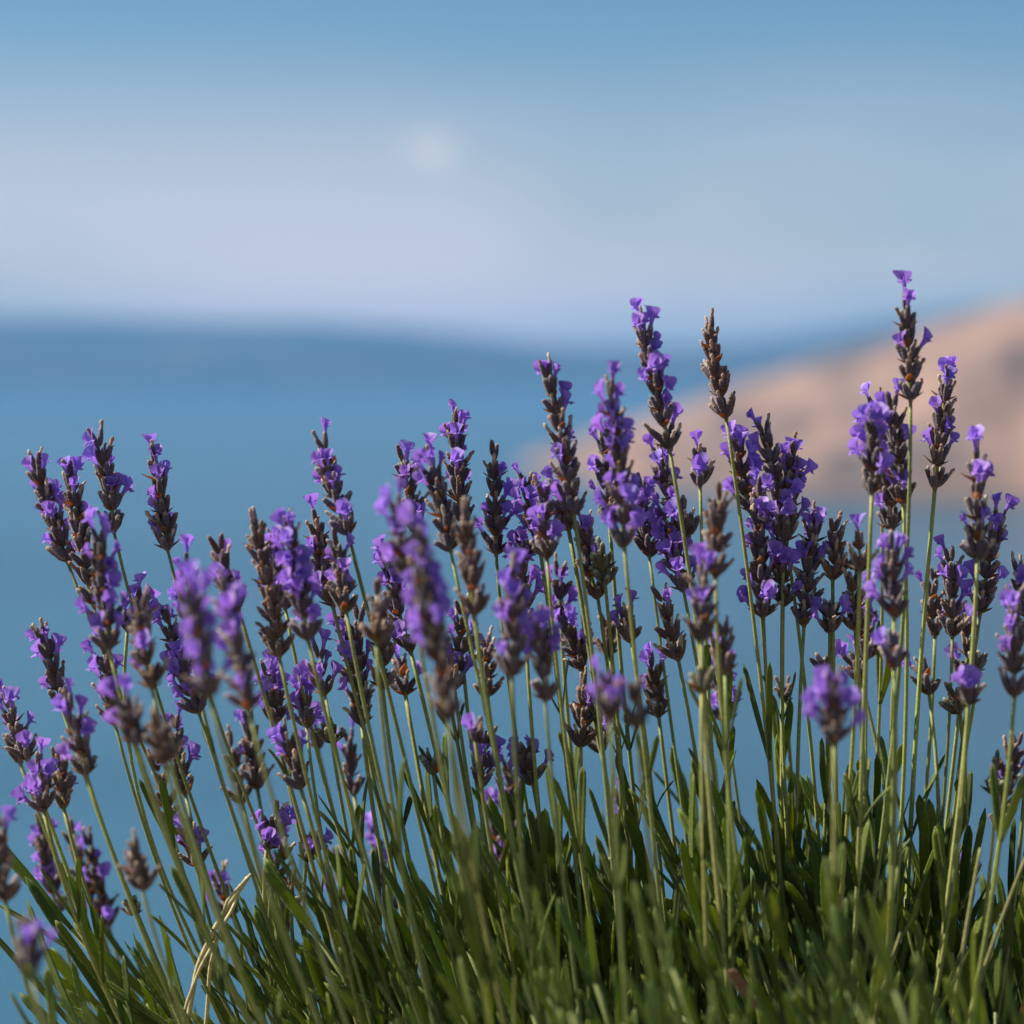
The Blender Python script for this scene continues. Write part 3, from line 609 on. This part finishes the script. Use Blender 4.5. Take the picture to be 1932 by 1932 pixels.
# ------------------------------------------------------------------ leafy shoots of the cushion
SH = []
def shoot(tx, ty, depth, npairs, leaf_len, label, group, wide=0.8):
    T = P(tx, ty, depth)
    s = interp(tx, FAN_X, LEAF_S) + rng.uniform(-0.13, 0.13)
    rx = T.x + s * T.z * 0.9; ry = 1.0 + (T.y - 1.0) * 0.6 + rng.uniform(-0.02, 0.02)
    R = Vector((rx, ry, ground_z(rx, ry) - 0.006))
    root = bpy.data.objects.new('leafy_shoot', None); COL.objects.link(root); root.location = R; root.empty_display_size = 0.01
    tag(root, label, 'lavender shoot', group)
    T = T - R; O = Vector((0, 0, 0))
    tipdir = Vector((-s * 1.1 + rng.uniform(-0.1, 0.1), rng.uniform(-0.16, 0.10), 1)).normalized()
    E = T - tipdir * leaf_len * 0.85                      # stem ends inside the terminal leaves
    if E.z < 0.03: E.z = 0.03
    P1 = O.lerp(E, 0.4) + Vector((0, 0, 0.006)); P2 = E - tipdir * E.length * 0.3
    pts = [bez(O, P1, P2, E, t) for t in np.linspace(0, 1, 10)]
    v, f = tube(pts, [mm * lerp(1.25, 0.7, t) for t in np.linspace(0, 1, 10)], 6, 0.15, 0.3)
    tone = rng.uniform(0.75, 1.3); yel = rng.random() ** 2
    colr = (tone * lerp(0.9, 1.35, yel), tone * lerp(1.0, 1.22, yel), tone * lerp(1.1, 0.55, yel), 1)
    st = link('stem', mesh_of('stem', v, f, M['stem']), root); st.color = (0.8, 0.85, 0.8, 1)
    az = rng.uniform(0, 6.28)
    for q in range(npairs):
        t = 1 - q * rng.uniform(0.045, 0.075) * 1.6
        if t < 0.3: break
        p = bez(O, P1, P2, E, t); tg = (bez(O, P1, P2, E, min(1, t + 0.02)) - bez(O, P1, P2, E, t - 0.02)).normalized()
        az += math.pi / 2 + rng.uniform(-0.3, 0.3)
        ln = leaf_len * (rng.uniform(0.6, 1.05) if q else rng.uniform(0.85, 1.05))
        for k in range(2):
            out = Quaternion(tg, az + k * math.pi) @ tg.orthogonal().normalized()
            ang = (0.10 if q == 0 else 0.24) + rng.uniform(-0.06, 0.22)
            add_leaf(root, p + out * 0.0004, tg * math.cos(ang) + out * math.sin(ang), -out, ln * rng.uniform(0.85, 1.1), wide * rng.uniform(0.8, 1.2), colr)
    SH.append(root)
TOPX = [-60, 0, 100, 200, 300, 400, 500, 600, 700, 800, 900, 1000, 1150, 1300, 1450, 1600, 1700, 1800, 1900, 2000]
TOPY = [1500, 1530, 1640, 1760, 1800, 1640, 1600, 1640, 1600, 1540, 1500, 1490, 1500, 1450, 1430, 1450, 1490, 1520, 1560, 1560]
WGT = [0.5, 0.6, 0.6, 0.6, 0.5, 0.9, 1.0, 1.0, 1.15, 1.3, 1.4, 1.5, 1.5, 1.5, 1.5, 1.5, 1.5, 1.4, 1.3, 1.2]
def pick_x():
    while True:
        x = rng.uniform(-60, 2000)
        if rng.random() < interp(x, TOPX, WGT) / 1.5: return x
L1 = ('upright grey green leafy lavender shoot without flower, in the cushion of leaves', 'leafy shoots in the cushion')
L2 = ('low leafy shoot in the dark dense bottom of the lavender cushion', 'low leafy shoots')
for i in range(135):                                        # sharp to slightly soft, tallest leaf tips
    x = pick_x(); y = interp(x, TOPX, TOPY) + 230 * rng.random() ** 1.3
    shoot(x, y, rng.uniform(0.965, 1.08), rng.choice((4, 5, 5, 6)), rng.uniform(0.032, 0.058), *L1, wide=0.98)
for i in range(95):                                         # in front, blurred, lower
    x = pick_x(); y = interp(x, TOPX, TOPY) + rng.uniform(210, 520)
    shoot(x, y, rng.uniform(0.80, 0.96), rng.choice((4, 5, 6)), rng.uniform(0.022, 0.042), *L2, wide=0.68)
for i in range(70):                                         # behind, filling the cushion
    x = pick_x()
    if x < 560: x += 560
    y = interp(x, TOPX, TOPY) + rng.uniform(150, 420)
    shoot(x, y, rng.uniform(1.02, 1.13), 6, rng.uniform(0.028, 0.045), *L2)

# ------------------------------------------------------------------ dry straw, thin grass stalks, fallen bits
def tube_path(pxs, d, r0, r1, sides=6):
    ctrl = [P(x, y, d + dd) for (x, y, dd) in pxs]
    pts = []
    for i in range(len(ctrl) - 1):
        for t in np.linspace(0, 1, 6)[:-1]: pts.append(ctrl[i].lerp(ctrl[i + 1], float(t)))
    pts.append(ctrl[-1]); pts = [pts[0]] + [(pts[i - 1] + pts[i] * 2 + pts[i + 1]) / 4 for i in range(1, len(pts) - 1)] + [pts[-1]]
    return tube(pts, [lerp(r0, r1, i / (len(pts) - 1)) for i in range(len(pts))], sides)
rootp = P(330, 2500, 0.98)
straw = bpy.data.objects.new('dry_straw', None); COL.objects.link(straw); straw.location = (rootp.x, rootp.y, 0.0); straw.empty_display_size = 0.01
tag(straw, 'bent yellow dry straw of three strands at the sea side of the clump', 'straw')
for q, (o0, o1, o2, o3, e, dz, rr) in enumerate(((0, 0, 0, 0, 0, 0.0, 0.78), (34, 24, 13, 8, -14, 0.006, 0.6), (-10, 6, 14, -7, 6, -0.006, 0.5))):
    v, f = tube_path([(330 + o0 * .3, 2760, dz), (338 + o0, 2100, dz), (357 + o0, 1907, dz), (372 + o1, 1825, dz - 0.002), (400 + o2, 1760, -0.004), (434 + o3, 1704 + o3 * .6, dz - 0.006), (468 + e, 1655 - e, dz - 0.006)], 0.985, rr * 1.2 * mm, rr * mm)
    o = link('strand', mesh_of('strand', [vv - straw.location for vv in v], f, M['straw']), straw)
for (pp, lab) in (([(1790, 2700, 0.02), (1824, 1924, 0), (1880, 1760, 0), (1936, 1615, 0)], 'thin yellow grass stalk slanting past a tall leaf out of the clump'),
                  ([(1740, 2700, 0.02), (1795, 1925, 0), (1834, 1687, 0), (1850, 1600, 0)], 'thin olive grass stalk standing steeply beside the slanting yellow one'),
                  ([(1560, 2700, 0.02), (1650, 1915, 0), (1690, 1790, 0), (1700, 1760, 0)], 'short thin yellow grass stalk low in the dark leaves')):
    v, f = tube_path(pp, 0.93, 0.75 * mm, 0.5 * mm)
    base = v[0]
    o = link('grass_stalk', mesh_of('grass_stalk', [vv - base for vv in v], f, M['straw']))
    o.location = base; o.color = (0.55, 0.6, 0.4, 1); tag(o, lab, 'grass', 'thin grass stalks')
for (px, py, d, ang, lab, colr, L) in ((1427, 1862, 0.90, 0.7, 'small reddish brown fallen leaf caught low in the dark leaves', (1, .9, .9, 1), 0.014),
                               (1925, 1860, 0.96, -0.35, 'curled orange dying leaf at the foot of the bush edge', (1.5, 1.3, .6, 1), 0.02),
                               (1590, 1700, 0.93, 0.5, 'faded pinkish dead leaf between dense upright leaves', (1.2, 1.1, 1.2, 1), 0.010)):
    o = link('dead_leaf', LEAF[2].copy(), None, orient(Vector((-math.sin(ang), 0.1, math.cos(ang))), Vector((0.4, -1, 0)), P(px, py + L / W * 1932 * 0.5, d), (1.0, 1.0, L / 0.045)))
    o.data.materials[0] = M['dead']; o.color = colr; tag(o, lab, 'dead leaf')

# ------------------------------------------------------------------ haze
hz = bpy.data.materials.new('sea_haze'); hz.use_nodes = True; n = hz.node_tree; n.nodes.clear()
out = n.nodes.new('ShaderNodeOutputMaterial'); pv = n.nodes.new('ShaderNodeVolumePrincipled')
pv.inputs['Color'].default_value = (0.17, 0.52, 0.98, 1); pv.inputs['Density'].default_value = 7.0e-5; pv.inputs['Anisotropy'].default_value = 0.0
n.links.new(pv.outputs[0], out.inputs['Volume'])
x0, x1, y0, y1, z0, z1 = -16500, 16500, -3500, 14000, SEA - 6, 215
hv = [(x0, y0, z0), (x1, y0, z0), (x1, y1, z0), (x0, y1, z0), (x0, y0, z1), (x1, y0, z1), (x1, y1, z1), (x0, y1, z1)]
hf = [(0, 3, 2, 1), (4, 5, 6, 7), (0, 1, 5, 4), (1, 2, 6, 5), (2, 3, 7, 6), (3, 0, 4, 7)]
hme = mesh_of('haze', hv, hf, hz, False)
ho = link('haze', hme); tag(ho, kind='stuff'); ho['label'] = 'thin blue sea haze filling the air'; ho['category'] = 'haze'
print('objects', len(bpy.data.objects))
